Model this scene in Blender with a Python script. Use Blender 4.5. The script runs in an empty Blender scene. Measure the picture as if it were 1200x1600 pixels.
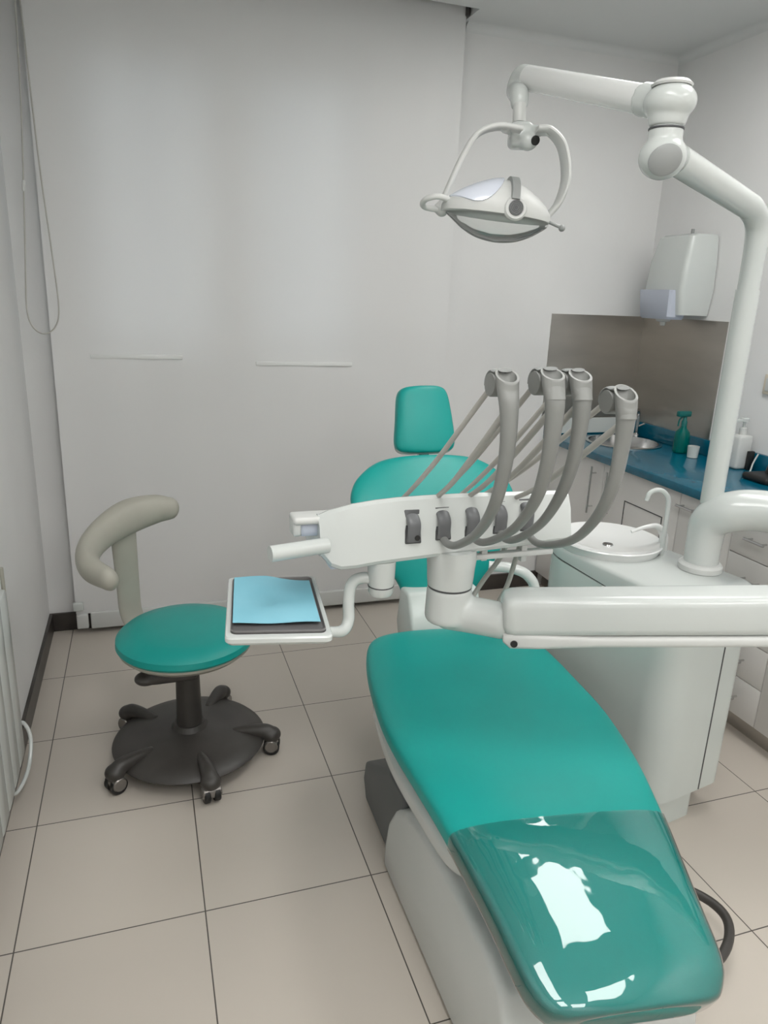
import bpy, bmesh, math, random
from mathutils import Vector, Matrix
from math import pi, sin, cos, radians as rad

# ---------------------------------------------------------------- camera, world, lights
scene = bpy.context.scene
COL = scene.collection
cam_d = bpy.data.cameras.new('camera'); cam = bpy.data.objects.new('camera', cam_d); COL.objects.link(cam)
cam_d.sensor_fit = 'HORIZONTAL'; cam_d.sensor_width = 36.0; cam_d.lens = 33.95; cam_d.clip_start = 0.05
right = Vector((0.95016028, -0.30945854, 0.0378266))
down = Vector((-0.05459103, -0.28460565, -0.95708905))
fwd = Vector((0.30694504, 0.90732301, -0.28731464))
M = Matrix((right, -down, -fwd)).transposed().to_4x4()
M.translation = Vector((0, 0, 1.55))
cam.matrix_world = M
scene.camera = cam

world = bpy.data.worlds.new('world'); scene.world = world; world.use_nodes = True
bg = world.node_tree.nodes['Background']
bg.inputs[0].default_value = (0.86, 0.93, 1.0, 1); bg.inputs[1].default_value = 2.8

vs = scene.view_settings
vs.view_transform = 'Standard'; vs.look = 'None'; vs.gamma = 1.0; vs.use_curve_mapping = False
vs.exposure = 0.42
PANEL_STRENGTH = 7.0
PANELS = [(1.74, 1.82), (0.40, .60), (1.86, -.15), (0.40, -.9), (1.2, -1.6)]  # after the first, unseen panels added to brighten the room and back wall

# ---------------------------------------------------------------- materials
def mat(name, color, rough=0.5, metal=0.0, **kw):
    m = bpy.data.materials.new(name); m.use_nodes = True
    b = m.node_tree.nodes['Principled BSDF']
    b.inputs['Base Color'].default_value = (*color, 1); b.inputs['Roughness'].default_value = rough
    b.inputs['Metallic'].default_value = metal
    for k, v in kw.items():
        b.inputs[k.replace('_', ' ')].default_value = v
    return m

def noise_mix(m, c1, c2, scale=5, lo=0.35, hi=0.65, bump=0.0, bscale=None, stretch=None):
    nt = m.node_tree; b = nt.nodes['Principled BSDF']
    tc = nt.nodes.new('ShaderNodeTexCoord'); mp = nt.nodes.new('ShaderNodeMapping')
    if stretch: mp.inputs['Scale'].default_value = stretch
    nt.links.new(tc.outputs['Object'], mp.inputs[0])
    n = nt.nodes.new('ShaderNodeTexNoise'); n.inputs['Scale'].default_value = scale; n.inputs['Detail'].default_value = 4
    nt.links.new(mp.outputs[0], n.inputs['Vector'])
    r = nt.nodes.new('ShaderNodeValToRGB')
    r.color_ramp.elements[0].position = lo; r.color_ramp.elements[1].position = hi
    r.color_ramp.elements[0].color = (*c1, 1); r.color_ramp.elements[1].color = (*c2, 1)
    nt.links.new(n.outputs['Fac'], r.inputs[0]); nt.links.new(r.outputs[0], b.inputs['Base Color'])
    if bump:
        n2 = nt.nodes.new('ShaderNodeTexNoise'); n2.inputs['Scale'].default_value = bscale or scale
        n2.inputs['Detail'].default_value = 3
        nt.links.new(mp.outputs[0], n2.inputs['Vector'])
        bp = nt.nodes.new('ShaderNodeBump'); bp.inputs['Strength'].default_value = bump; bp.inputs['Distance'].default_value = 0.002
        nt.links.new(n2.outputs['Fac'], bp.inputs['Height']); nt.links.new(bp.outputs[0], b.inputs['Normal'])
    return m

m_wall = noise_mix(mat('wall_paint', (.7, .7, .69), .6), (.69, .69, .685), (.74, .74, .735), 1.5, bump=.15, bscale=60)
m_ceil = noise_mix(mat('ceiling_paint', (.7, .7, .69), .8), (.66, .67, .665), (.69, .70, .695), 1.2)
m_white = noise_mix(mat('white_plastic', (.75, .77, .76), .16), (.53, .56, .545), (.57, .595, .58), 2)
m_satin = noise_mix(mat('satin_white_plastic', (.6, .6, .58), .42), (.56, .57, .555), (.60, .61, .595), 2)
m_unit = noise_mix(mat('glossy_unit_shell', (.68, .72, .7), .2), (.56, .605, .585), (.60, .645, .62), 1.5)
m_ceramic = mat('glossy_ceramic', (.70, .71, .70), .07)
m_cab = noise_mix(mat('cabinet_laminate', (.72, .7, .68), .35), (.70, .685, .665), (.74, .725, .705), 2)
m_teal = noise_mix(mat('teal_vinyl', (.01, .3, .27), .42), (.001, .300, .270), (.002, .330, .298), 3, bump=.12, bscale=350)
m_grey = noise_mix(mat('grey_rubber', (.2, .2, .19), .42), (.205, .210, .20), (.235, .240, .23), 6)
m_hose = noise_mix(mat('hose_silicone', (.42, .41, .38), .45), (.40, .39, .36), (.46, .45, .42), 8)
m_dark = noise_mix(mat('dark_brown_grey_plastic', (.045, .04, .037), .42), (.040, .036, .033), (.052, .047, .043), 10)
m_slot = mat('slot_grey', (.06, .063, .066), .4)
m_guide = mat('guide_grey', (.125, .13, .135), .4)
m_hood = mat('castor_hood_grey', (.23, .215, .20), .25, .6)
m_black = mat('black', (.01, .01, .01), .5)
m_base = noise_mix(mat('dark_skirting', (.03, .026, .024), .35), (.022, .018, .016), (.05, .043, .038), 8)
m_stoolgrey = noise_mix(mat('stool_grey_beige', (.34, .33, .29), .5), (.33, .32, .275), (.37, .36, .31), 4)
m_blue = noise_mix(mat('blue_worktop', (.003, .1, .2), .16), (.001, .100, .165), (.002, .120, .195), 30)
m_steel = noise_mix(mat('brushed_steel', (.42, .40, .37), .34, 1.0), (.42, .395, .365), (.48, .455, .42), 2, stretch=(1, 1, 4))
m_chrome = mat('chrome', (.6, .6, .6), .18, 1.0)
m_liner = noise_mix(mat('blue_paper', (.25, .62, .78), .75), (.21, .52, .64), (.25, .56, .68), 6)
m_trayrim = mat('steel_tray', (.20, .19, .19), .35, .4)
m_liftgrey = mat('lift_arm_grey', (.10, .11, .115), .45)
m_ovalgrey = mat('hub_cap_grey', (.27, .28, .275), .4)
m_translu = mat('translucent_reservoir', (.60, .64, .74), .35, Transmission_Weight=.15)
m_reflector = mat('lamp_reflector_cover', (.78, .82, .92), .16, .25)
m_green = mat('green_bottle', (.0, .22, .19), .1, Transmission_Weight=.55, IOR=1.3)

def glassy(name, tint, fac, rough=.03, bump=0.0, bscale=8, stretch=None):
    m = bpy.data.materials.new(name); m.use_nodes = True; nt = m.node_tree; nt.nodes.clear()
    out = nt.nodes.new('ShaderNodeOutputMaterial'); mx = nt.nodes.new('ShaderNodeMixShader')
    t = nt.nodes.new('ShaderNodeBsdfTransparent'); t.inputs[0].default_value = (*tint, 1)
    g = nt.nodes.new('ShaderNodeBsdfGlossy'); g.inputs['Roughness'].default_value = rough
    lw = nt.nodes.new('ShaderNodeFresnel'); lw.inputs[0].default_value = 1.5
    mu = nt.nodes.new('ShaderNodeMath'); mu.operation = 'MULTIPLY'; mu.inputs[1].default_value = fac; mu.use_clamp = True
    nt.links.new(lw.outputs[0], mu.inputs[0]); nt.links.new(mu.outputs[0], mx.inputs[0])
    nt.links.new(t.outputs[0], mx.inputs[1]); nt.links.new(g.outputs[0], mx.inputs[2]); nt.links.new(mx.outputs[0], out.inputs[0])
    if bump:
        tc = nt.nodes.new('ShaderNodeTexCoord'); mp = nt.nodes.new('ShaderNodeMapping')
        if stretch: mp.inputs['Scale'].default_value = stretch
        n = nt.nodes.new('ShaderNodeTexNoise'); n.inputs['Scale'].default_value = bscale; n.inputs['Detail'].default_value = 2.5
        bp = nt.nodes.new('ShaderNodeBump'); bp.inputs['Strength'].default_value = 1.0; bp.inputs['Distance'].default_value = bump
        nt.links.new(tc.outputs['Object'], mp.inputs[0]); nt.links.new(mp.outputs[0], n.inputs['Vector'])
        nt.links.new(n.outputs['Fac'], bp.inputs['Height'])
        nt.links.new(bp.outputs[0], g.inputs['Normal']); nt.links.new(bp.outputs[0], lw.inputs['Normal'])
    return m
m_glass = glassy('window_glass', (.95, .97, .97), 1.0)
m_shield = glassy('clear_shield', (.93, .94, .93), .9)
m_film = glassy('clear_vinyl_film', (.86, .93, .93), 2.3, .03, bump=.0035, bscale=6)

def emis(name, color, s):
    m = bpy.data.materials.new(name); m.use_nodes = True; nt = m.node_tree; nt.nodes.clear()
    out = nt.nodes.new('ShaderNodeOutputMaterial'); e = nt.nodes.new('ShaderNodeEmission')
    e.inputs[0].default_value = (*color, 1); e.inputs[1].default_value = s
    nt.links.new(e.outputs[0], out.inputs[0]); return m
m_panel = emis('light_diffuser', (1.0, .99, .965), PANEL_STRENGTH)

# roller-blind cloth: mostly diffuse, a little light passes
m_blind = bpy.data.materials.new('blind_cloth'); m_blind.use_nodes = True
nt = m_blind.node_tree; b = nt.nodes['Principled BSDF']; out = nt.nodes['Material Output']
b.inputs['Base Color'].default_value = (.70, .70, .695, 1); b.inputs['Roughness'].default_value = .38
b.inputs['Specular IOR Level'].default_value = .35
tr = nt.nodes.new('ShaderNodeBsdfTranslucent'); tr.inputs[0].default_value = (.8, .85, .9, 1)
mx = nt.nodes.new('ShaderNodeMixShader'); mx.inputs[0].default_value = .05
nt.links.new(b.outputs[0], mx.inputs[1]); nt.links.new(tr.outputs[0], mx.inputs[2]); nt.links.new(mx.outputs[0], out.inputs[0])

# floor tiles 0.45 m with thin dark grout
m_floor = bpy.data.materials.new('floor_tiles'); m_floor.use_nodes = True
nt = m_floor.node_tree; b = nt.nodes['Principled BSDF']; L = nt.links
tc = nt.nodes.new('ShaderNodeTexCoord'); sp = nt.nodes.new('ShaderNodeSeparateXYZ'); L.new(tc.outputs['Object'], sp.inputs[0])
def mth(op, a, bb=None):
    n = nt.nodes.new('ShaderNodeMath'); n.operation = op
    for i, v in enumerate((a, bb)):
        if v is None: continue
        if isinstance(v, (int, float)): n.inputs[i].default_value = v
        else: L.new(v, n.inputs[i])
    return n.outputs[0]
def axis(o, off):
    t = mth('DIVIDE', mth('ADD', o, off), .45)
    f = mth('FRACT', t)
    d = mth('MULTIPLY', mth('SUBTRACT', .5, mth('ABSOLUTE', mth('SUBTRACT', f, .5))), .45)
    return mth('LESS_THAN', d, .0017), mth('FLOOR', t)
gx, ix = axis(sp.outputs['X'], .37 + 9.0); gy, iy = axis(sp.outputs['Y'], -1.555 + 9.0)
g = mth('MAXIMUM', gx, gy)
wn = nt.nodes.new('ShaderNodeTexWhiteNoise'); cb = nt.nodes.new('ShaderNodeCombineXYZ')
L.new(ix, cb.inputs[0]); L.new(iy, cb.inputs[1]); L.new(cb.outputs[0], wn.inputs['Vector'])
nz = nt.nodes.new('ShaderNodeTexNoise'); nz.inputs['Scale'].default_value = 2.5; nz.inputs['Detail'].default_value = 5
L.new(tc.outputs['Object'], nz.inputs['Vector'])
ss = mth('ADD', mth('MULTIPLY', wn.outputs['Value'], .35), mth('MULTIPLY', nz.outputs['Fac'], .65))
rp = nt.nodes.new('ShaderNodeValToRGB'); rp.color_ramp.elements[0].color = (.52, .47, .415, 1); rp.color_ramp.elements[1].color = (.57, .52, .46, 1)
L.new(ss, rp.inputs[0])
mc = nt.nodes.new('ShaderNodeMix'); mc.data_type = 'RGBA'; L.new(g, mc.inputs[0]); L.new(rp.outputs[0], mc.inputs[6]); mc.inputs[7].default_value = (.09, .08, .07, 1)
L.new(mc.outputs[2], b.inputs['Base Color']); b.inputs['Roughness'].default_value = .28
bp = nt.nodes.new('ShaderNodeBump'); bp.inputs['Strength'].default_value = .4; bp.inputs['Distance'].default_value = .001; bp.invert = True
L.new(g, bp.inputs['Height']); L.new(bp.outputs[0], b.inputs['Normal'])

# vent disc: concentric rings
m_vent = bpy.data.materials.new('vent_rings'); m_vent.use_nodes = True
nt = m_vent.node_tree; b = nt.nodes['Principled BSDF']; L = nt.links
b.inputs['Base Color'].default_value = (.05, .05, .05, 1)

# ---------------------------------------------------------------- mesh helpers
def V(*a): return Vector(a)

def add_box(bm, x0, x1, y0, y1, z0, z1, bev=0.0, seg=3, mtx=None):
    t = bmesh.new()
    vs_ = [t.verts.new((x, y, z)) for z in (z0, z1) for y in (y0, y1) for x in (x0, x1)]
    for f in ((0, 2, 3, 1), (4, 5, 7, 6), (0, 1, 5, 4), (2, 6, 7, 3), (0, 4, 6, 2), (1, 3, 7, 5)):
        t.faces.new([vs_[i] for i in f])
    if bev:
        bmesh.ops.bevel(t, geom=t.edges[:], offset=bev, segments=seg, profile=.5, affect='EDGES')
    if mtx: bmesh.ops.transform(t, matrix=mtx, verts=t.verts)
    merge(bm, t)

def merge(bm, t):
    me = bpy.data.meshes.new('tmp'); t.to_mesh(me); t.free(); bm.from_mesh(me); bpy.data.meshes.remove(me)

def crom(pts, n=8):
    pts = [Vector(p) for p in pts]
    if len(pts) == 2: return [pts[0].lerp(pts[1], i / n) for i in range(n + 1)]
    P = [pts[0] * 2 - pts[1]] + pts + [pts[-1] * 2 - pts[-2]]
    out = []
    for i in range(1, len(P) - 2):
        for k in range(n):
            t = k / n
            a, b_, c, d = P[i - 1], P[i], P[i + 1], P[i + 2]
            out.append(.5 * ((2 * b_) + (c - a) * t + (2 * a - 5 * b_ + 4 * c - d) * t * t + (3 * b_ - a - 3 * c + d) * t ** 3))
    out.append(pts[-1]); return out

def interp(xs, ys, x):
    if x <= xs[0]: return ys[0]
    for i in range(len(xs) - 1):
        if x <= xs[i + 1]:
            t = (x - xs[i]) / (xs[i + 1] - xs[i])
            return ys[i] + (ys[i + 1] - ys[i]) * t
    return ys[-1]

def sinterp(xs, ys, x):
    # smooth (monotone-ish cubic) interpolation
    if x <= xs[0]: return ys[0]
    if x >= xs[-1]: return ys[-1]
    n = len(xs)
    for i in range(n - 1):
        if x <= xs[i + 1]:
            h = xs[i + 1] - xs[i]; t = (x - xs[i]) / h
            def sl(j):
                a = max(0, j - 1); c = min(n - 1, j + 1)
                return (ys[c] - ys[a]) / (xs[c] - xs[a])
            m0, m1 = sl(i) * h, sl(i + 1) * h
            return (2*t**3-3*t*t+1)*ys[i] + (t**3-2*t*t+t)*m0 + (-2*t**3+3*t*t)*ys[i+1] + (t**3-t*t)*m1

def add_rings(bm, rings, cap0=True, cap1=True):
    R = [[bm.verts.new(p) for p in r] for r in rings]
    n = len(R[0])
    for a, b_ in zip(R, R[1:]):
        for i in range(n):
            bm.faces.new((a[i], a[(i + 1) % n], b_[(i + 1) % n], b_[i]))
    if cap0: bm.faces.new(R[0][::-1])
    if cap1: bm.faces.new(R[-1])
    return R

def add_tube(bm, pts, radii, seg=16, n=8, smooth=True, hole=None, flat=None, up=None, dome=False):
    """tube through pts; radii scalar or list per control point; flat=(a,b) section scale; up=reference for first axis"""
    C = crom(pts, n) if smooth else [Vector(p) for p in pts]
    if isinstance(radii, (int, float)): rr = [radii] * len(C)
    else:
        k = len(pts) - 1
        rr = [sinterp(list(range(len(radii))), radii, i / (len(C) - 1) * k) for i in range(len(C))] if smooth else list(radii)
    T = []
    for i in range(len(C)):
        a = C[max(0, i - 1)]; b_ = C[min(len(C) - 1, i + 1)]
        T.append((b_ - a).normalized())
    if up is None:
        up = Vector((0, 0, 1)) if abs(T[0].z) < .9 else Vector((1, 0, 0))
    u = (Vector(up) - T[0] * T[0].dot(Vector(up))).normalized()
    fa, fb = flat or (1, 1)
    rings = []
    for i in range(len(C)):
        u = (u - T[i] * T[i].dot(u)).normalized(); w = T[i].cross(u)
        rings.append([C[i] + (u * cos(2*pi*k/seg) * fa + w * sin(2*pi*k/seg) * fb) * rr[i] for k in range(seg)])
    if dome:
        for end in (0, -1):
            c = C[end]; base = rings[end]; d = -T[0] if end == 0 else T[-1]; r = rr[end]
            extra = [[c + (p - c) * cos(a) + d * r * sin(a) * dome for p in base] for a in (rad(25), rad(50), rad(70), rad(84))]
            rings = (extra[::-1] + rings) if end == 0 else (rings + extra)
    if hole:
        depth, k = hole
        c = C[-1]; t = T[-1]
        rings.append([c + (p - c) * k for p in rings[-1]])
        rings.append([p - t * depth for p in rings[-1]])
    add_rings(bm, rings)

def add_lathe(bm, prof, origin=(0, 0, 0), axis=(0, 0, 1), seg=40, sx=1.0, sy=1.0, capped=True):
    """profile [(r,z)...] about axis"""
    q = Vector((0, 0, 1)).rotation_difference(Vector(axis).normalized())
    rings = []
    for r, z in prof:
        rings.append([q @ Vector((max(r, 1e-4) * cos(2*pi*k/seg) * sx, max(r, 1e-4) * sin(2*pi*k/seg) * sy, z)) + Vector(origin) for k in range(seg)])
    add_rings(bm, rings, capped, capped)

def add_ellipsoid(bm, c, r, rot=None, seg=32):
    t = bmesh.new(); bmesh.ops.create_uvsphere(t, u_segments=seg, v_segments=seg // 2, radius=1)
    m_ = Matrix.Translation(Vector(c)) @ (rot or Matrix()).to_4x4() @ Matrix.Diagonal((*r, 1))
    bmesh.ops.transform(t, matrix=m_, verts=t.verts); merge(bm, t)

def add_prism(bm, poly, fn, d0, d1, bev=0, seg=3):
    """poly 2D points, fn(a,b,d)->3D"""
    t = bmesh.new()
    A = [t.verts.new(fn(a, b_, d0)) for a, b_ in poly]; B = [t.verts.new(fn(a, b_, d1)) for a, b_ in poly]
    n = len(poly)
    for i in range(n): t.faces.new((A[i], A[(i+1) % n], B[(i+1) % n], B[i]))
    t.faces.new(A[::-1]); t.faces.new(B)
    bmesh.ops.recalc_face_normals(t, faces=t.faces)
    if bev: bmesh.ops.bevel(t, geom=t.edges[:], offset=bev, segments=seg, profile=.5, affect='EDGES')
    merge(bm, t)

ROOT = {}
def obj(name, bm, material, parent=None, loc=None, ang=35, remesh=None, smooth_it=0, recalc=True):
    base = Vector(loc) if loc is not None else (ROOT[parent.name] if parent else Vector((0, 0, 0)))
    if recalc: bmesh.ops.recalc_face_normals(bm, faces=bm.faces)
    bmesh.ops.translate(bm, vec=-base, verts=bm.verts)
    me = bpy.data.meshes.new(name); bm.to_mesh(me); bm.free()
    o = bpy.data.objects.new(name, me); COL.objects.link(o)
    if remesh:
        r = o.modifiers.new('r', 'REMESH'); r.mode = 'VOXEL'; r.voxel_size = remesh
        s = o.modifiers.new('s', 'SMOOTH'); s.factor = .5; s.iterations = smooth_it or 6
        dg = bpy.context.evaluated_depsgraph_get(); dg.update()
        me2 = bpy.data.meshes.new_from_object(o.evaluated_get(dg)); o.modifiers.clear(); o.data = me2; bpy.data.meshes.remove(me); me = me2; me.name = name
        ang = 80
    me.materials.clear(); me.materials.append(material)
    for p in me.polygons: p.use_smooth = True
    me.set_sharp_from_angle(angle=rad(ang))
    if parent: o.parent = parent; ROOT[o.name] = base
    else: o.location = base; ROOT[o.name] = base
    return o

def thing(name, label, cat, loc=(0, 0, 0), group=None):
    o = bpy.data.objects.new(name, None); COL.objects.link(o); o.empty_display_size = .05
    o.location = loc; ROOT[o.name] = Vector(loc)
    o['label'] = label; o['category'] = cat
    if group: o['group'] = group
    return o
def tag(o, label, cat, group=None, kind=None):
    if label: o['label'] = label
    if cat: o['category'] = cat
    if group: o['group'] = group
    if kind: o['kind'] = kind
    return o
def struct(name, bm, m, ang=35):
    o = obj(name, bm, m, ang=ang); o['kind'] = 'structure'; return o
def boxobj(name, dims, m, parent=None, bev=0, loc=None):
    bm = bmesh.new(); add_box(bm, *dims, bev=bev); return obj(name, bm, m, parent, loc=loc)

# ---------------------------------------------------------------- room shell
XL, XR, YB, YF, ZC = -0.465, 2.56, 3.37, -2.3, 2.70
def sbox(name, dims, m):
    bm = bmesh.new(); add_box(bm, *dims); return struct(name, bm, m)
sbox('floor', (XL - .12, XR + .12, YF - .12, YB + .12, -.1, 0), m_floor)
bm = bmesh.new()      # ceiling with a pocket for the blind
add_box(bm, XL - .12, XR + .12, YF - .12, 3.2, ZC, ZC + .1); add_box(bm, 1.415, XR + .12, 3.2, YB + .12, ZC, ZC + .1)
add_box(bm, XL - .12, 1.415, 3.19, YB + .12, ZC + .2, ZC + .3); add_box(bm, XL - .12, 1.415, 3.19, 3.2, ZC + .1, ZC + .2)
add_box(bm, 1.415, 1.43, 3.2, YB + .12, ZC + .1, ZC + .3); add_box(bm, XL - .12, 1.415, YB, YB + .12, ZC, ZC + .2); add_box(bm, XL - .12, XL, 3.2, YB, ZC, ZC + .2)
struct('ceiling', bm, m_ceil)
sbox('wall_left', (XL - .12, XL, YF - .12, YB + .12, 0, ZC), m_wall)
sbox('wall_right', (XR, XR + .12, YF - .12, YB + .12, 0, ZC), m_wall)
sbox('wall_front', (XL, XR, YF - .12, YF, 0, ZC), m_wall)
W1 = (-.20, .33); W2 = (.47, .95); WZ0, WZ1 = 1.25, 2.40
bm = bmesh.new()
add_box(bm, XL, W1[0], YB, YB + .12, 0, ZC); add_box(bm, W2[1], XR, YB, YB + .12, 0, ZC)
add_box(bm, W1[1], W2[0], YB, YB + .12, WZ0, WZ1)
add_box(bm, W1[0], W2[1], YB, YB + .12, 0, WZ0); add_box(bm, W1[0], W2[1], YB, YB + .12, WZ1, ZC)
struct('wall_back', bm, m_wall)
for i, (a, b_) in enumerate((W1, W2)):
    bm = bmesh.new(); t = .04
    add_box(bm, a, a + t, YB + .06, YB + .11, WZ0, WZ1, .004); add_box(bm, b_ - t, b_, YB + .06, YB + .11, WZ0, WZ1, .004)
    add_box(bm, a, b_, YB + .06, YB + .11, WZ0 + .02, WZ0 + .06, .004); add_box(bm, a, b_, YB + .06, YB + .11, WZ1 - t, WZ1, .004)
    o = struct('window_%d' % (i + 1), bm, m_white)
    boxobj('window_pane', (a + t, b_ - t, YB + .083, YB + .089, WZ0 + .06, WZ1 - t), m_glass, o)
sbox('baseboard_left', (XL, XL + .013, YF, YB, 0, .085), m_base)
sbox('baseboard_back', (XL + .013, 2.07, YB - .013, YB, 0, .085), m_base)
# small cove between wall and ceiling
def cove(name, p0, p1, inn):
    bm = bmesh.new(); inn = Vector(inn); r = .035
    prof = [(0, 0), (0, -r)] + [(r - r * cos(a) , -r + r * sin(a)) for a in [rad(x) for x in (15, 30, 45, 60, 75)]] + [(r, 0)]
    rings = [[Vector(p) + inn * a + Vector((0, 0, c)) for a, c in prof] for p in (p0, p1)]
    add_rings(bm, rings); return struct(name, bm, m_ceil)
cove('trim_1', (1.43, YB, ZC), (XR, YB, ZC), (0, -1, 0))
cove('trim_2', (XR, YB, ZC), (XR, YF, ZC), (-1, 0, 0))

# ceiling light panels: first inferred from its reflection, the rest added as fill light
def make_light(x, y, label):
    t = thing('ceiling_light', label, 'ceiling light', (x, y, ZC), 'long ceiling light panels')
    bm = bmesh.new(); s = .30; l = .60
    for d in ((-s, s, -l, -l + .02), (-s, s, l - .02, l), (-s, -s + .02, -l + .02, l - .02), (s - .02, s, -l + .02, l - .02)):
        add_box(bm, x + d[0], x + d[1], y + d[2], y + d[3], ZC - .018, ZC)
    obj('frame', bm, m_white, t)
    boxobj('diffuser', (x - s + .02, x + s - .02, y - l + .02, y + l - .02, ZC - .014, ZC), m_panel, t)
for i, (x, y) in enumerate(PANELS):
    make_light(x, y, 'long white ceiling light panel' + (' reflected in the chair foot cover' if i == 0 else  ' added overhead out of view to brighten the room'))

# ---------------------------------------------------------------- roller blind with chain
bl = thing('roller_blind', 'large pale roller blind covering the back wall down to the floor', 'blind', (.52, 3.3, .05))
bm = bmesh.new()
NX, NZ = 60, 40
x0, x1, z0, z1 = -.345, 1.40, .10, 2.80
for yo in (0, .0012):
    grid = []
    for j in range(NZ + 1):
        row = []
        for i in range(NX + 1):
            x = x0 + (x1 - x0) * i / NX; z = z0 + (z1 - z0) * j / NZ
            y = 3.3 + .003 * sin(x * 9) * (1 - j / NZ) + .002 * sin(x * 23 + 1) + yo
            row.append(bm.verts.new((x, y, z)))
        grid.append(row)
    for j in range(NZ):
        for i in range(NX):
            bm.faces.new((grid[j][i], grid[j][i+1], grid[j+1][i+1], grid[j+1][i]))
    break
obj('blind_cloth', bm, m_blind, bl, recalc=False)
for a, b_, z in ((-.20, .17, 1.262), (.485, .93, 1.238)):
    bm = bmesh.new(); add_box(bm, a, b_, 3.2945, 3.303, z - .013, z + .005, .0015, 2); obj('cloth_strip', bm, m_ceramic, bl)  # thin raised glossy white strips across the cloth
bm = bmesh.new(); add_box(bm, x0 + .06, x1 - .005, 3.288, 3.312, .025, .105, .006); add_box(bm, x0, x0 + .05, 3.286, 3.314, .03, .10, .006)
obj('bottom_bar', bm, m_satin, bl)
bm = bmesh.new(); add_box(bm, x0 - .01, x0 + .035, 3.27, 3.29, .125, .165, .006); obj('chain_guide', bm, m_white, bl)
bm = bmesh.new(); add_tube(bm, [(x0, 3.325, 2.80), (x1 - .01, 3.325, 2.80)], .027, n=2); obj('roller', bm, m_white, bl)
bm = bmesh.new(); add_box(bm, 1.395, 1.413, 3.285, 3.365, 2.70, 2.84, .006); obj('end_bracket', bm, m_dark, bl)
chain = [(-.345, 3.275, 2.80), (-.352, 3.262, 2.64), (-.367, 3.25, 2.2), (-.385, 3.235, 1.88), (-.402, 3.22, 1.62), (-.412, 3.21, 1.45), (-.398, 3.205, 1.38), (-.358, 3.20, 1.352), (-.315, 3.205, 1.38), (-.297, 3.21, 1.46),
         (-.307, 3.225, 1.68), (-.322, 3.24, 1.93), (-.333, 3.25, 2.25), (-.343, 3.262, 2.64), (-.342, 3.275, 2.80)]
bm = bmesh.new(); add_tube(bm, chain, .0030, seg=8, n=14); obj('pull_chain', bm, m_hose, bl)
bm = bmesh.new(); add_tube(bm, [(-.3835, 3.236, 1.905), (-.3855, 3.234, 1.875)], .006, seg=10, n=2, dome=1); obj('chain_joiner', bm, m_satin, bl)

# ---------------------------------------------------------------- left radiator and cord
rd = thing('wall_radiator', 'white ribbed panel radiator low on the left wall', 'radiator', (-.44, 1.7, .08))
bm = bmesh.new()
for k in range(11):
    y = 2.27 - k * .104
    add_box(bm, -.452, -.425, y - .100, y, .09, .66, .010, 2)
obj('ribs', bm, m_white, rd)
bm = bmesh.new(); add_box(bm, -.465, -.449, 1.08, 2.26, .14, .62); obj('back_panel', bm, m_satin, rd)
bm = bmesh.new(); add_tube(bm, [(-.435, 2.285, .72), (-.436, 2.29, .5), (-.436, 2.285, .2)], .006, seg=8); obj('pipe', bm, m_stoolgrey, rd)
bm = bmesh.new(); add_tube(bm, [(-.445, 2.25, .21), (-.42, 2.27, .19), (-.403, 2.25, .14), (-.408, 2.18, .08), (-.43, 2.10, .06), (-.445, 2.05, .10)], .006, seg=10)
obj('cord', bm, m_white, rd)

# ---------------------------------------------------------------- kitchen-like counter on the right
def cab_handle(parent, y0, z0, y1, z1, x=2.03):
    bm = bmesh.new(); p0 = Vector((x - .028, y0, z0)); p1 = Vector((x - .028, y1, z1))
    add_tube(bm, [p0, p1], .0055, seg=10, n=2)
    for k in (.14, .86):
        q = p0.lerp(p1, k); add_tube(bm, [q, q + Vector((.03, 0, 0))], .004, seg=8, n=2)
    return obj('handle', bm, m_chrome, parent)
CX = 2.05
def cab_body(label, y0, y1):
    t = thing('base_cabinet', label, 'cabinet', (2.3, (y0 + y1) / 2, 0), 'white base cabinets under the blue worktop')
    bm = bmesh.new()
    add_box(bm, CX + .02, XR - .002, y0, y0 + .018, .08, .83); add_box(bm, CX + .02, XR - .002, y1 - .018, y1, .08, .83)
    add_box(bm, CX + .02, XR - .002, y0 + .018, y1 - .018, .08, .098); add_box(bm, XR - .02, XR - .002, y0 + .018, y1 - .018, .098, .83)
    if y1 < 3: add_box(bm, CX + .02, XR - .002, y0 + .018, y1 - .018, .79, .83)
    obj('carcass', bm, m_cab, t); return t
def front(parent, name, y0, y1, z0, z1):
    bm = bmesh.new(); g = .0015
    add_box(bm, CX, CX + .02, y0 + g, y1 - g, z0 + g, z1 - g, .002, 2); return obj(name, bm, m_cab, parent)
c1 = cab_body('white two-door base cabinet under the round sink', 2.31, 3.355)
d = front(c1, 'door', 2.84, 3.355, .085, .835); cab_handle(d, 2.90, .57, 2.90, .80, CX)
d = front(c1, 'door', 2.31, 2.84, .085, .835); cab_handle(d, 2.775, .57, 2.775, .80, CX)
bm = bmesh.new()
for q in ((2.40, 2.66, .693, .697), (2.40, 2.66, .44, .444), (2.40, 2.404, .444, .693), (2.656, 2.66, .444, .693)):
    add_box(bm, CX - .002, CX + .003, *q)
obj('inset_frame', bm, m_slot, d)
c2 = cab_body('narrow white base cabinet beside the sink cabinet', 2.02, 2.31)
d = front(c2, 'door', 2.02, 2.31, .085, .835); cab_handle(d, 2.205, .78, 2.30, .78, CX)
c3 = cab_body('white base cabinet with a stack of five drawers', 1.758, 2.02)
for k in range(5):
    z = .085 + k * .15
    d = front(c3, 'drawer', 1.758, 2.02, z, z + .15)
    cab_handle(d, 1.845, z + .075, 1.935, z + .075, CX)
c4 = cab_body('white base cabinet at the right edge of the view', 1.16, 1.758)
d = front(c4, 'door', 1.16, 1.758, .085, .835); cab_handle(d, 1.22, .57, 1.22, .80, CX)
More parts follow.
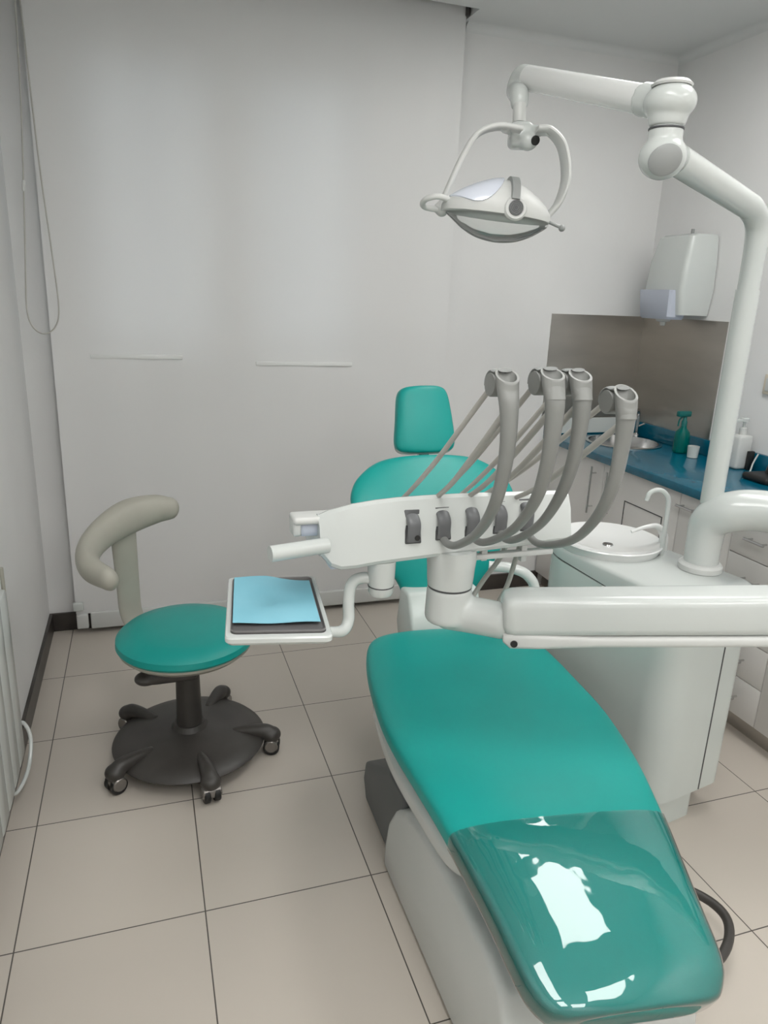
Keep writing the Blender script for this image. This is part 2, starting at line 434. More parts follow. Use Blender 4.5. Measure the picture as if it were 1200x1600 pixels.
bm = bmesh.new(); add_box(bm, CX + .05, CX + .065, 1.16, 3.355, 0, .08)
tag(obj('plinth', bm, m_steel, loc=(CX + .06, 2.2, 0)), 'steel kick plinth strip running under the white base cabinets', 'plinth')

# worktop with sink hole
SC = (2.33, 3.10); SR = .178
wt = thing('worktop', 'glossy blue worktop with upstand along the right wall', 'worktop', (2.3, 2.2, .83))
bm = bmesh.new(); add_box(bm, 2.02, XR - .001, 1.14, YB - .001, .835, .87, .003, 2)
bmc = bmesh.new(); add_lathe(bmc, [(SR, .7), (SR, 1.0)], (SC[0], SC[1], 0), seg=64)
me = bpy.data.meshes.new('cut'); bmc.to_mesh(me); bmc.free(); cut = bpy.data.objects.new('cut', me); COL.objects.link(cut)
slab = obj('slab', bm, m_blue, wt)
cut.location = -Vector((2.3, 2.2, .83)) + Vector(wt.location)*0
cut.parent = wt
bo = slab.modifiers.new('b', 'BOOLEAN'); bo.object = cut; bo.operation = 'DIFFERENCE'
dg = bpy.context.evaluated_depsgraph_get(); dg.update()
me2 = bpy.data.meshes.new_from_object(slab.evaluated_get(dg)); slab.modifiers.clear(); slab.data = me2
bpy.data.objects.remove(cut)
bm = bmesh.new(); add_box(bm, XR - .02, XR - .001, 1.14, YB - .021, .87, .945, .002, 2); obj('upstand', bm, m_blue, wt)
bm = bmesh.new(); add_box(bm, 2.02, XR - .001, YB - .02, YB - .001, .87, .945, .002, 2); obj('upstand', bm, m_blue, wt)
bm = bmesh.new(); add_box(bm, 2.09, 2.47, YB - .024, YB - .0205, .875, .957, .001, 1)  # bright reflection on the glossy blue upstand, put in as a white strip
o = obj('upstand_reflection', bm, m_white, wt); o['label'] = 'white strip standing in for a bright reflection on the upstand behind the sink'

bm = bmesh.new()
prof = [(SR + .012, .871), (SR + .012, .874), (SR - .004, .876), (SR - .006, .86), (SR - .02, .78), (SR - .06, .755), (.03, .75), (.001, .75), (.001, .747), (.03, .747), (SR - .058, .752), (SR - .017, .778), (SR - .003, .858), (SR - .003, .868)]
add_lathe(bm, prof, (SC[0], SC[1], 0), seg=64, capped=False)
snk = thing('sink', 'round stainless steel sink set in the blue worktop', 'sink', (SC[0], SC[1], .75))
obj('bowl', bm, m_chrome, snk)
bm = bmesh.new(); add_lathe(bm, [(.025, .752), (.022, .756), (.002, .755)], (SC[0], SC[1], 0), seg=24); obj('drain', bm, m_steel, snk)
tp = thing('sink_tap', 'slim chrome tap standing behind the round sink', 'tap', (2.505, 3.22, .87))
bm = bmesh.new(); add_tube(bm, [(2.505, 3.23, .87), (2.505, 3.23, .96), (2.50, 3.225, 1.0), (2.47, 3.2, 1.02), (2.42, 3.16, 1.005)], .009, seg=12); obj('spout', bm, m_chrome, tp)
bm = bmesh.new(); add_lathe(bm, [(.022, .870), (.02, .885), (.012, .89)], (2.505, 3.23, 0), seg=20); obj('tap_base', bm, m_chrome, tp)
bm = bmesh.new(); add_tube(bm, [(2.505, 3.23, .925), (2.525, 3.20, .945)], .005, seg=8, n=2); obj('lever', bm, m_chrome, tp)

sp_ = thing('splashback', 'brushed steel splashback wrapping the corner above the worktop', 'splashback', (2.4, 3.3, .95))
bm = bmesh.new(); add_box(bm, 2.0, XR - .004, YB - .004, YB - .0005, .945, 1.49); obj('steel_panel', bm, m_steel, sp_)
bm = bmesh.new(); add_box(bm, XR - .004, XR - .0005, 2.76, YB - .004, .945, 1.49); obj('steel_panel', bm, m_steel, sp_)

# dispenser
dp = thing('towel_dispenser', 'white dispenser with frosted lower reservoir on the wall above the splashback', 'dispenser', (2.5, 3.02, 1.5))
bm = bmesh.new()
def tap_ring(z, y0, y1, x0, r=.025):
    pts = []
    X1 = XR - .005
    for cx, cy, a0 in ((X1 - .001, y1 - .001, 0), (x0 + r, y1 - r, 90), (x0 + r, y0 + r, 180), (X1 - .001, y0 + .001, 270)):
        rr = r if a0 in (90, 180) else .001
        for k in range(7):
            a = rad(a0 + 15 * k); pts.append(V(cx + rr * cos(a), cy + rr * sin(a), z))
    return pts
add_rings(bm, [tap_ring(1.51, 2.90, 3.155, 2.40), tap_ring(1.62, 2.885, 3.165, 2.375), tap_ring(1.75, 2.89, 3.16, 2.385), tap_ring(1.86, 2.905, 3.145, 2.41), tap_ring(1.872, 2.915, 3.135, 2.43)])
obj('cover', bm, m_white, dp)
bm = bmesh.new()
def fr(z, y0, y1, x0):
    return [V(2.45, y0, z), V(x0 + .01, y0, z), V(x0, y0 + .012, z), V(x0, y1 - .012, z), V(x0 + .01, y1, z), V(2.45, y1, z)]
add_rings(bm, [fr(1.488, 2.945, 3.15, 2.37), fr(1.50, 2.935, 3.155, 2.362), fr(1.622, 2.925, 3.165, 2.350)])
obj('reservoir', bm, m_translu, dp)
bm = bmesh.new(); add_lathe(bm, [(.035, 1.488), (.032, 1.478), (.014, 1.474), (.012, 1.458), (.002, 1.456)], (2.42, 3.04, 0), seg=20); obj('nozzle', bm, m_satin, dp)
bm = bmesh.new(); add_tube(bm, [(2.50, 3.02, 1.868), (2.50, 3.02, 1.90)], .008, seg=12, n=2); obj('lock_knob', bm, m_ovalgrey, dp)

# bottles and oddments on the worktop
gb = thing('spray_bottle', 'green translucent spray bottle on the blue worktop right of the sink', 'bottle', (2.43, 2.80, .87))
bx, by = 2.46, 2.83
bm = bmesh.new(); add_lathe(bm, [(.03, .8705), (.036, .876), (.036, .95), (.032, .972), (.016, .99), (.012, 1.005)], (bx, by, 0), seg=28); obj('bottle_body', bm, m_green, gb)
bm = bmesh.new(); add_lathe(bm, [(.014, 1.0), (.014, 1.022), (.009, 1.03), (.009, 1.045)], (bx, by, 0), seg=20)
add_box(bm, bx - .045, bx + .028, by - .012, by + .012, 1.045, 1.072, .006, 2)
add_tube(bm, [(bx - .012, by, 1.048), (bx - .03, by, 1.03), (bx - .034, by, 1.0)], .004, seg=8)
obj('trigger_head', bm, mat('green_trigger', (.0, .12, .11), .35), gb)
wb = thing('pump_bottle', 'white pump bottle on the worktop behind the lamp post', 'bottle', (2.48, 2.53, .87))
bx, by = 2.495, 2.50
bm = bmesh.new(); add_box(bm, bx - .04, bx + .035, by - .035, by + .035, .8705, 1.02, .012, 3); add_lathe(bm, [(.016, 1.015), (.016, 1.05), (.01, 1.052)], (bx, by, 0), seg=20); obj('bottle_body', bm, m_satin, wb)
bm = bmesh.new(); add_lathe(bm, [(.006, 1.05), (.006, 1.075), (.018, 1.078), (.018, 1.092), (.014, 1.095)], (bx, by, 0), seg=20); add_box(bm, bx - .055, bx, by - .008, by + .008, 1.078, 1.09, .003, 2); obj('pump', bm, m_white, wb)
cu = bmesh.new(); add_lathe(cu, [(.02, .8705), (.024, .872), (.027, .925), (.025, .925), (.022, .876), (.001, .875)], (2.44, 2.72, 0), seg=24)
tag(obj('small_cup', cu, m_white, loc=(2.44, 2.72, .87)), 'small white cup beside the green spray bottle', 'cup')
bm = bmesh.new(); add_box(bm, 2.50, 2.53, 2.445, 2.463, .8705, .955, .004, 2)
tag(obj('black_block', bm, m_black, loc=(2.515, 2.455, .87)), 'small black upright block beside the white pump bottle', 'block')
bm = bmesh.new(); add_tube(bm, [(2.522, 2.42, .95), (2.50, 2.418, .91), (2.46, 2.39, .877), (2.38, 2.34, .874)], .0035, seg=8)
tag(obj('thin_white_cable', bm, m_white, loc=(2.46, 2.40, .87)), 'thin white cable lying over the blue upstand onto the worktop', 'cable')
bk = thing('black_device', 'black rounded device on the worktop at the right picture edge', 'device', (2.42, 2.27, .87))
bm = bmesh.new(); add_box(bm, 2.36, 2.50, 2.20, 2.335, .8705, .90, .012, 3); obj('device_base', bm, m_black, bk)
bm = bmesh.new(); add_tube(bm, [(2.46, 2.27, .895), (2.46, 2.265, .94), (2.45, 2.255, .975)], [.03, .026, .02], seg=16, dome=.6); obj('device_head', bm, m_black, bk)
ot = thing('wall_socket', 'small beige socket on the right wall above the worktop', 'socket', (2.555, 2.46, 1.24))
bm = bmesh.new(); add_box(bm, 2.548, 2.5595, 2.41, 2.49, 1.20, 1.285, .004, 2); obj('socket_plate', bm, mat('beige_plate', (.62, .56, .46), .4), ot)
bm = bmesh.new(); add_box(bm, 2.544, 2.549, 2.425, 2.475, 1.215, 1.27, .002, 2); obj('socket_insert', bm, m_satin, ot)

# ---------------------------------------------------------------- cushions
def add_cushion(bm, spine, width, thick, p=9, q=7, seg=40, n=60, e=3.2, s0=0.0, s1=1.0, grow=0.0, cap=True, crown=0.0, lat=(1, 0, 0), openend=False):
    """spine: list of (x,y,z) on the TOP surface, from one end to the other; width(s), thick(s) half-width / thickness"""
    S = crom(spine, 24); lat0 = lat
    # cumulative length
    Ls = [0]
    for a, b_ in zip(S, S[1:]): Ls.append(Ls[-1] + (b_ - a).length)
    T = Ls[-1]
    rings = []
    for k in range(n + 1):
        s = .5 - .5 * cos(pi * k / n)
        s = .0006 + s * .9988
        if s < s0 or s > s1: continue
        d = s * T
        i = max(j for j in range(len(Ls)) if Ls[j] <= d + 1e-9); i = min(i, len(S) - 2)
        c = S[i].lerp(S[i + 1], (d - Ls[i]) / (Ls[i + 1] - Ls[i]))
        lat = Vector(lat0(s)) if callable(lat0) else Vector(lat0)
        a = S[max(0, i - 3)]; b_ = S[min(len(S) - 1, i + 4)]
        t = (b_ - a).normalized(); l = (lat - t * lat.dot(t)).normalized(); nrm = l.cross(t).normalized()
        if nrm.z < 0 and abs(t.z) < .8: nrm = -nrm
        if abs(t.z) >= .8 and nrm.y > 0: nrm = -nrm
        u = abs(2 * s - 1)
        w = width(s) * (1 - u ** p) ** (1 / p) + grow
        th = thick(s) * (.25 + .75 * (1 - u ** (q * 2)) ** (1 / (q))) / 2 + grow
        cc = c - nrm * (thick(s) / 2)
        ring = []
        q_ = [((1 - Z ** e) ** (1 / e), Z) for Z in (0, .15, .3, .45, .58, .70)]
        xq = q_[-1][0]
        q_ += [(X, (1 - X ** e) ** (1 / e)) for X in [xq * f for f in (.96, .90, .82, .73, .64, .54, .44, .33, .22, .11)]]
        half = q_ + [(0, 1)] + [(-X, Z) for X, Z in q_[::-1]]
        for X, Z in half + [(-X, -Z) for X, Z in half[1:-1]]:
            z = Z * th
            if Z > 0: z += crown * (1 - X * X) * Z
            ring.append(cc + l * (X * w) + nrm * z)
        rings.append(ring)
    add_rings(bm, rings, cap, cap and s1 > .9)

# ---------------------------------------------------------------- patient chair
pc = thing('dental_chair', 'teal reclining dental patient chair on a white base', 'dental chair', (.82, 1.3, 0))
ax = lambda y: .668 + .122 * y
prof = [(.735, .408), (.80, .432), (.95, .467), (1.10, .494), (1.25, .508), (1.45, .506), (1.65, .500), (1.85, .502), (1.99, .512)]
SPINE = [(ax(y), y, z) for y, z in prof]
ysp = [y for y, z in prof]
def seat_w(s):
    y = .735 + s * 1.255
    return sinterp([.735, .9, 1.1, 1.3, 1.5, 1.7, 1.85, 1.99], [.202, .212, .246, .280, .305, .306, .298, .288], y)
seat_t = lambda s: .085
LAT = (1, .01, 0)
LATF = lambda s: (1, .01 + .15 * (1 - s) ** 4, 0)
bm = bmesh.new(); add_cushion(bm, SPINE, seat_w, seat_t, p=9, q=6, n=90, seg=56, e=4.3, crown=.007, lat=LATF); obj('seat_cushion', bm, m_teal, pc, ang=60)
# frame under the seat
bm = bmesh.new()
FR = [(ax(y), y, z - .088) for y, z in prof[3:-1]]
add_cushion(bm, FR, lambda s: seat_w(.30 + s * .62) - .012, lambda s: .075, p=10, q=8, e=5, lat=LAT); obj('seat_frame', bm, m_white, pc, ang=60)
for y, z in ((1.80, .392), (1.52, .372)):
    bm = bmesh.new(); x = ax(y) - .285
    add_lathe(bm, [(.011, 0), (.011, .008), (.004, .010)], (x + .004, y, z), (-1, 0, 0), seg=20); obj('frame_bolt', bm, m_ovalgrey, pc)
# backrest
BC = .957
bsp = [(BC - .012, 2.135, .50), (BC - .004, 2.135, .62), (BC, 2.17, .75), (BC + .004, 2.25, .88), (BC + .006, 2.355, 1.01)]
def back_w(s): return sinterp([0, .15, .35, .55, .72, .84, .93, 1], [.13, .155, .22, .288, .308, .292, .255, .218], s)
bm = bmesh.new(); add_cushion(bm, bsp, back_w, lambda s: .075, p=7, q=6, n=80, e=3.2, crown=.01); obj('backrest', bm, m_teal, pc, ang=60)
hsp = [(.962, 2.375, 1.012), (.962, 2.40, 1.12), (.960, 2.44, 1.245)]
bm = bmesh.new(); add_cushion(bm, hsp, lambda s: .121 - .026 * s, lambda s: .07, p=6, q=5, n=50, e=3.4, crown=.008); hr = obj('headrest', bm, m_teal, pc, ang=60)
bm = bmesh.new(); add_cushion(bm, [(.962, 2.385, 1.004), (.962, 2.41, 1.11), (.960, 2.45, 1.2)], lambda s: .117 - .03 * s, lambda s: .065, p=6, q=5, n=30, e=3.4); obj('headrest_shell', bm, m_white, hr, ang=60)
bm = bmesh.new(); add_box(bm, BC - .02, BC + .02, 2.40, 2.425, .85, 1.12, .004, 2); obj('headrest_stem', bm, m_chrome, pc)
bm = bmesh.new(); add_cushion(bm, [(x, y + .055, z - .02) for x, y, z in bsp[1:]], lambda s: back_w(.2 + .8 * s) - .065, lambda s: .05, p=6, q=5, n=40, e=3.2); obj('backrest_shell', bm, m_white, pc, ang=60)
# support bracket behind seat
bm = bmesh.new(); add_prism(bm, [(2.02, .30), (2.02, .47), (2.085, .60), (2.16, .60), (2.19, .46), (2.12, .30)], lambda a, b_, d_: V(d_, a, b_), .80, 1.06, .012); obj('back_support', bm, m_unit, pc)
# armrest on the far right side
bm = bmesh.new(); add_tube(bm, [(1.01, 1.93, .74), (1.075, 1.90, .738), (1.125, 1.88, .715), (1.15, 1.87, .66), (1.15, 1.88, .52), (1.12, 1.88, .40)], .0165, seg=16); obj('armrest', bm, m_white, pc)
# lift linkage and base
def P2(y, z, x): return V(x, y, z)
bm = bmesh.new(); add_prism(bm, [(1.48, .03), (1.86, .0), (1.90, .06), (1.88, .13), (1.62, .28), (1.48, .30)], lambda a, b_, d_: V(d_ + .05 * (a - 1.6), a, b_), .592, .86, .012); obj('lift_arm', bm, m_liftgrey, pc)
bm = bmesh.new()
prof = [(1.585, 0), (1.582, .08), (1.56, .17), (1.515, .24), (1.44, .295), (1.34, .325), (1.2, .335), (.98, .335), (.90, .31), (.86, .22), (.84, 0)]
add_prism(bm, prof, lambda a, b_, d_: V(d_, a, b_), .572, 1.02, .022, 4)
obj('base_cover', bm, m_white, pc, ang=60)
# clear film on the foot section
bm = bmesh.new(); add_cushion(bm, SPINE, seat_w, seat_t, p=9, q=6, n=90, seg=56, e=4.3, crown=.007, lat=LATF, s1=.30, grow=.0028)
cv = obj('clear_foot_cover', bm, m_film, loc=(.75, .95, .4), ang=60); tag(cv, 'clear glossy plastic cover wrapped over the foot end of the teal chair', 'plastic cover')
# black tube loop at right of base
bm = bmesh.new(); add_tube(bm, [(1.04, 1.36, .06), (1.18, 1.30, .07), (1.30, 1.19, .08), (1.32, 1.09, .08), (1.22, 1.01, .07), (1.04, 1.0, .06)], .012, seg=14)
tag(obj('black_hose', bm, m_dark, loc=(1.2, 1.0, 0)), 'thick black hose curving out from under the dental chair foot end', 'hose')

# ---------------------------------------------------------------- stool
SX, SY = .09, 2.26
st = thing('dentist_stool', 'round teal dentist stool with grey curved backrest on five castors', 'stool', (SX, SY, 0))
def lathe_part(name, prof, c, m_, parent, seg=48, **k):
    bm = bmesh.new(); add_lathe(bm, prof, c, seg=seg, **k); return obj(name, bm, m_, parent)
lathe_part('seat', [(.03, .405), (.17, .405), (.205, .416), (.221, .436), (.219, .455), (.20, .472), (.15, .483), (.08, .487), (.001, .488)], (SX, SY, 0), m_teal, st, seg=64)
lathe_part('seat_pan', [(.04, .385), (.15, .39), (.195, .402), (.213, .418), (.213, .427), (.02, .427)], (SX, SY, 0), m_stoolgrey, st, seg=64)
lathe_part('seat_hub', [(.035, .34), (.05, .36), (.055, .392), (.01, .393)], (SX, SY, 0), m_dark, st)
lathe_part('column', [(.052, .07), (.044, .10), (.041, .2), (.038, .36), (.01, .36)], (SX, SY, 0), m_dark, st)
lathe_part('base_disc', [(.02, .045), (.225, .045), (.250, .052), (.255, .060), (.243, .072), (.20, .085), (.10, .100), (.060, .108), (.050, .125), (.01, .125)], (SX, SY, 0), m_dark, st, seg=64)
bm = bmesh.new(); add_box(bm, SX - .13, SX + .03, SY - .12, SY - .03, .335, .385, .022, 4); add_ellipsoid(bm, (SX - .130, SY - .085, .352), (.038, .036, .020)); add_ellipsoid(bm, (SX - .04, SY - .05, .372), (.07, .05, .026))
obj('lever_housing', bm, m_dark, st, remesh=.005)
ang0 = [217, 281, 341, 47, 119]
wheel_pts = [(-.15, 2.11), (.135, 1.985), (.36, 2.19), (.225, 2.51), (-.115, 2.455)]
for (wx, wy) in wheel_pts:
    d = V(wx - SX, wy - SY, 0); dl = d.length; d.normalize()
    c = V(SX, SY, 0)
    bm = bmesh.new()
    add_tube(bm, [c + d * .15 + V(0, 0, .08), c + d * .21 + V(0, 0, .085), c + d * (dl - .02) + V(0, 0, .082), c + d * (dl + .008) + V(0, 0, .065)], [.016, .022, .026, .024], seg=16, dome=.7)
    add_ellipsoid(bm, c + d * dl + V(0, 0, .070), (.033, .033, .026), seg=20)
    leg = obj('castor_arm', bm, m_dark, st, remesh=.004)
    sd = V(-d.y, d.x, 0)
    bm = bmesh.new()
    for s in (-1, 1):
        o_ = c + d * dl + sd * (s * .016) + V(0, 0, .0285)
        add_lathe(bm, [(.006, -.010), (.025, -.010), (.028, -.007), (.028, .007), (.025, .010), (.006, .010)], o_, sd, seg=28)
    obj('castor_wheel', bm, m_black, leg)
    bm = bmesh.new(); o_ = c + d * dl + V(0, 0, .036)
    add_lathe(bm, [(.003, -.030), (.020, -.030), (.0235, -.026), (.0235, .026), (.020, .030), (.003, .030)], o_, sd, seg=24)
    obj('castor_hood', bm, m_hood, leg)
# backrest post
bm = bmesh.new()
pts = [(-.02, 2.40, .405), (-.062, 2.455, .412), (-.083, 2.478, .46), (-.086, 2.475, .56), (-.088, 2.462, .68), (-.09, 2.45, .79)]
add_tube(bm, pts, [.036, .038, .040, .041, .043, .045], seg=24, flat=(.40, 1.0), up=(.5, -.8, .3)); obj('back_post', bm, m_stoolgrey, st, ang=60)
bm = bmesh.new()
pts = [(.065, 2.505, .815), (.01, 2.50, .815), (-.075, 2.455, .805), (-.145, 2.37, .785), (-.185, 2.27, .762), (-.178, 2.165, .745), (-.125, 2.085, .735)]
add_tube(bm, pts, [.040, .052, .060, .052, .046, .046, .038], seg=28, n=12, flat=(1.0, .72), up=(0, 0, 1), dome=.8); obj('backrest', bm, m_stoolgrey, st, ang=70)

# ---------------------------------------------------------------- cuspidor unit
UA = rad(11); UO = V(1.362, 1.46, 0)
ux = V(cos(UA), sin(UA), 0); uy = V(-sin(UA), cos(UA), 0)
def U(a, b_, z):
    if .69 < z < .71: z += .045 * sinterp([0, .2, .45, .62], [0, .1, .75, 1.0], max(0, min(.62, b_)))   # the lid seam climbs towards the back
    return UO + ux * a + uy * b_ + V(0, 0, z)
un = thing('spittoon_unit', 'tall white dental unit cabinet with spittoon between chair and worktop', 'dental unit', tuple(U(.17, .3, 0)))
def uring(z, a0, a1, b0, b1, rs, k=8):
    """rounded rectangle, radii per corner: front-right, back-right, back-left, front-left"""
    pts = []
    for (a, b_, r, t0) in ((a1, b0, rs[0], -90), (a1, b1, rs[1], 0), (a0, b1, rs[2], 90), (a0, b0, rs[3], 180)):
        ca = a - r if a == a1 else a + r; cb = b_ - r if b_ == b1 else b_ + r
        for i in range(k):
            t = rad(t0 + 90 * i / (k - 1)); pts.append(U(ca + r * cos(t), cb + r * sin(t), z))
    return pts
RS = (.05, .08, .14, .09)
bm = bmesh.new()
add_rings(bm, [uring(.10, .01, .325, .01, .60, RS), uring(.108, 0, .335, 0, .61, RS), uring(.70, 0, .335, 0, .61, RS)])
obj('cabinet_body', bm, m_unit, un, ang=50)
bm = bmesh.new(); add_rings(bm, [uring(.0, .06, .24, .02, .5, (.03,) * 4), uring(.12, .06, .24, .02, .5, (.03,) * 4)]); obj('pedestal', bm, m_unit, un, ang=50)
# seam strip on front: vertical dark groove
bm = bmesh.new()
add_box(bm, .218, .222, -.0015, .003, .11, .70)
for v in bm.verts: v.co = U(*v.co)
obj('front_seam', bm, m_slot, un)
bm = bmesh.new()
# dark gasket between body and sloping top
add_rings(bm, [uring(.700, .004, .331, .004, .606, RS), uring(.706, .004, .331, .004, .606, RS)]); obj('gasket', bm, m_black, un, ang=50)
bm = bmesh.new()
add_rings(bm, [uring(.706, 0, .335, 0, .61, RS), uring(.768, 0, .335, 0, .61, RS), uring(.776, .004, .331, .004, .606, RS), uring(.780, .012, .323, .012, .598, RS)]); obj('top_cover', bm, m_white, un, ang=50)
bc = U(.165, .44, 0)
bm = bmesh.new(); add_lathe(bm, [(.160, .776), (.164, .785), (.170, .800), (.173, .805), (.170, .809), (.160, .805), (.130, .792), (.07, .784), (.02, .782), (.001, .782)], (bc.x, bc.y, 0), seg=64); bowl = obj('spittoon_bowl', bm, m_ceramic, un)
bm = bmesh.new(); add_lathe(bm, [(.018, .783), (.016, .786), (.002, .785)], (bc.x, bc.y, 0), seg=20); obj('drain', bm, m_chrome, bowl)
fb = V(1.555, 1.80, 0)
bm = bmesh.new(); add_tube(bm, [fb + V(0, 0, .778), fb + V(0, 0, .86), fb + V(0, .003, .955), fb + V(-.012, .008, .985), fb + V(-.035, .016, .996), fb + V(-.058, .024, .985), fb + V(-.066, .027, .96)], .0075, seg=14); obj('cup_filler_spout', bm, m_white, un)
fb2 = V(1.60, 1.85, 0)
bm = bmesh.new(); add_tube(bm, [fb2 + V(0, 0, .778), fb2 + V(-.004, 0, .83), fb2 + V(-.03, .005, .86), fb2 + V(-.07, .012, .858), fb2 + V(-.115, .022, .842)], [.016, .014, .010, .0065, .006], seg=14); obj('bowl_rinse_spout', bm, m_ceramic, un)

# ---------------------------------------------------------------- delivery arm (console)
JX, JY = 1.90, 1.20          # outer joint, right of the frame
PX, PY = 1.595, 1.67         # post axis on the unit
cn = thing('instrument_console', 'white dental instrument console on a long horizontal arm with four whip hoses', 'instrument console', (PX, PY, .78))
lathe_part('mount_collar', [(.060, .778), (.064, .782), (.064, .797), (.058, .804), (.05, .806)], (PX, PY, 0), m_satin, cn)
bm = bmesh.new()
add_tube(bm, [(PX, PY, .80), (PX, PY, .87), (PX, PY - .01, .935), (PX + .025, PY - .05, .975), (PX + .09, PY - .11, .992), (PX + .18, PY - .22, .982), (PX + .26, PY - .35, .955), (JX, JY - .03, .92)], [.050, .051, .056, .060, .060, .058, .058, .060], seg=32, n=10)
add_lathe(bm, [(.06, .85), (.065, .86), (.065, .96), (.05, .97)], (JX, JY - .03, 0), seg=32)
obj('curved_support', bm, m_white, cn, ang=70)
# main arm: from knuckle (.66,1.25) out to joint
A0 = V(.726, 1.305, .880); A1 = V(JX, .96, .945)
A1 = V(1.85, .868, .963)
d = (A1 - A0); dn = d.normalized(); side = V(-dn.y, dn.x, 0).normalized(); upv = side.cross(dn) * -1
if upv.z < 0: upv = -upv
def arm_ring(c, h0, h1, w, r=.022):
    pts = []
    for (a, b_, t0) in ((w - r, h0 + r, -90), (w - r, h1 - r, 0), (-w + r, h1 - r, 90), (-w + r, h0 + r, 180)):
        for i in range(6):
            t = rad(t0 + 18 * i); pts.append(c + side * (a + r * cos(t)) + upv * (b_ + r * sin(t)))
    return pts
bm = bmesh.new(); rings = []
for s, h0, h1, w in ((0, -.020, .040, .038), (.006, -.030, .052, .044), (.02, -.034, .057, .046), (.3, -.034, .058, .046), (1, -.034, .060, .046)):
    rings.append(arm_ring(A0 + dn * (s * d.length), h0, h1, w))
add_rings(bm, rings); obj('arm_cover', bm, m_white, cn, ang=50)
bm = bmesh.new(); rings = []
for s, h0, h1, w in ((-.0, -.050, -.026, .034), (.012, -.061, -.024, .042), (.06, -.062, -.026, .044), (.16, -.058, -.032, .044), (1, -.058, -.0325, .044)):
    rings.append(arm_ring(A0 + dn * (s * d.length), h0, h1, w, .010))
add_rings(bm, rings); obj('arm_lower_cover', bm, m_satin, cn, ang=50)
bm = bmesh.new(); p = A0 + dn * .022 - side * .0425 + upv * -.046; add_lathe(bm, [(.0080, 0), (.0075, .003), (.002, .003)], p, -side, seg=20); obj('arm_screw', bm, m_black, cn)
# outer end: joint down from curved support
bm = bmesh.new(); add_lathe(bm, [(.055, .875), (.062, .885), (.062, 1.0), (.055, 1.01)], (1.87, .865, 0), seg=32)
add_tube(bm, [(1.87, .865, .93), (1.89, 1.02, .925), (JX, JY - .03, .91)], .05, seg=24); obj('arm_joint', bm, m_white, cn)
# knuckle
KX, KY = .632, 1.395
bm = bmesh.new()
add_lathe(bm, [(.049, .845), (.053, .856), (.0515, .91), (.0505, .930)], (KX, KY - .008, 0), seg=40)
add_tube(bm, [(KX - .004, KY - .008, .868), (KX + .045, KY - .040, .866), (A0.x + .004, A0.y + .0, A0.z - .012)], [.046, .045, .044], seg=24, flat=(.95, .85), dome=.6)
obj('arm_knuckle', bm, m_white, cn, remesh=.0045, smooth_it=10)
lathe_part('seam_ring', [(.0500, .9285), (.0500, .9330)], (KX, KY - .008, 0), m_slot, cn)
lathe_part('swivel_neck', [(.0505, .9330), (.052, .95), (.0535, .975), (.056, 1.0), (.054, 1.02)], (KX, KY - .008, 0), m_white, cn)
# head: long wedge along X
bm = bmesh.new()
def hp(x):  # profile of (y,z) at x : front-bottom, front-top, back-top, back-bottom
    top = sinterp([.335, .36, .41, .505, .667, .93], [1.112, 1.122, 1.133, 1.141, 1.142, 1.137], x)
    bot = sinterp([.335, .36, .47, .684, .93], [1.02, .998, 1.004, 1.014, 1.026], x)
    return top, bot
rings = []
for x in (.330, .334, .35, .37, .40, .45, .5, .56, .62, .68, .74, .8, .86, .90, .906, .910):
    top, bot = hp(x); e = .0 if .34 < x < .905 else .004
    w = .0 if x > .36 else (.36 - x) * .6
    prof = [(1.352 + w, bot + .012 + e), (1.356 + w, bot + .004 + e), (1.364 + w, bot + e), (1.50, bot - .012 + e), (1.525, bot + e), (1.53, top - .062), (1.52, top - .053), (1.395 + w, top - e - .001), (1.388 + w, top - e), (1.380 + w, top - .006 - e), (1.366 + w, (top + bot) / 2 + .02)]
    rings.append([V(x, y, z) for y, z in prof])
add_rings(bm, rings); hd = obj('console_body', bm, m_white, cn, ang=24)
SL = [(.527, 1.081), (.596, 1.084), (.664, 1.087), (.731, 1.089), (.797, 1.091)]
def fy(z): return interp([1.02, 1.09, 1.133], [1.352, 1.366, 1.382], z)
for i, (x, z) in enumerate(SL):
    bm = bmesh.new()
    add_box(bm, x - .0185, x + .0185, -.003, .004, -.035, .037, .003, 2, None)
    for v in bm.verts: v.co = V(v.co.x, fy(z + v.co.z) + v.co.y, z + v.co.z)
    s_ = obj('holder_slot', bm, m_slot, hd)
    bm = bmesh.new()
    add_tube(bm, [(x, fy(z + .030) + .010, z + .030), (x, fy(z) - .007, z + .012), (x, fy(z) - .010, z - .012), (x, fy(z - .03) - .002, z - .030)], -.0135+.0285, seg=16, flat=(.35, 1), up=(0, 1, 0))
    obj('roller_guide', bm, m_guide, s_)
bm = bmesh.new(); x, z = SL[0]; add_lathe(bm, [(.006, 0), (.006, .004), (.001, .004)], (x + .006, fy(z) - .0125, z - .020), (0, -1, 0), seg=16); obj('slot_hole', bm, m_black, hd)
# left end translucent facets
bm = bmesh.new(); add_prism(bm, [(.335, 1.045), (.352, .995), (.43, 1.0), (.40, 1.03)], lambda a, b_, d_: V(a, d_, b_), 1.372, 1.50, .004); obj('corner_trim', bm, m_translu, hd)
# left bracket + handle
bm = bmesh.new(); add_box(bm, .278, .37, 1.395, 1.45, 1.088, 1.105, .007, 3); add_box(bm, .278, .296, 1.40, 1.445, 1.062, 1.098, .006, 3); obj('side_bracket', bm, m_satin, cn)
bm = bmesh.new(); add_box(bm, .294, .350, 1.405, 1.44, 1.060, 1.088, .006, 2); obj('bracket_window', bm, m_translu, cn)
bm = bmesh.new(); add_tube(bm, [(.222, 1.352, 1.048), (.345, 1.375, 1.050)], .0165, seg=24, n=2); obj('handle', bm, m_white, cn)
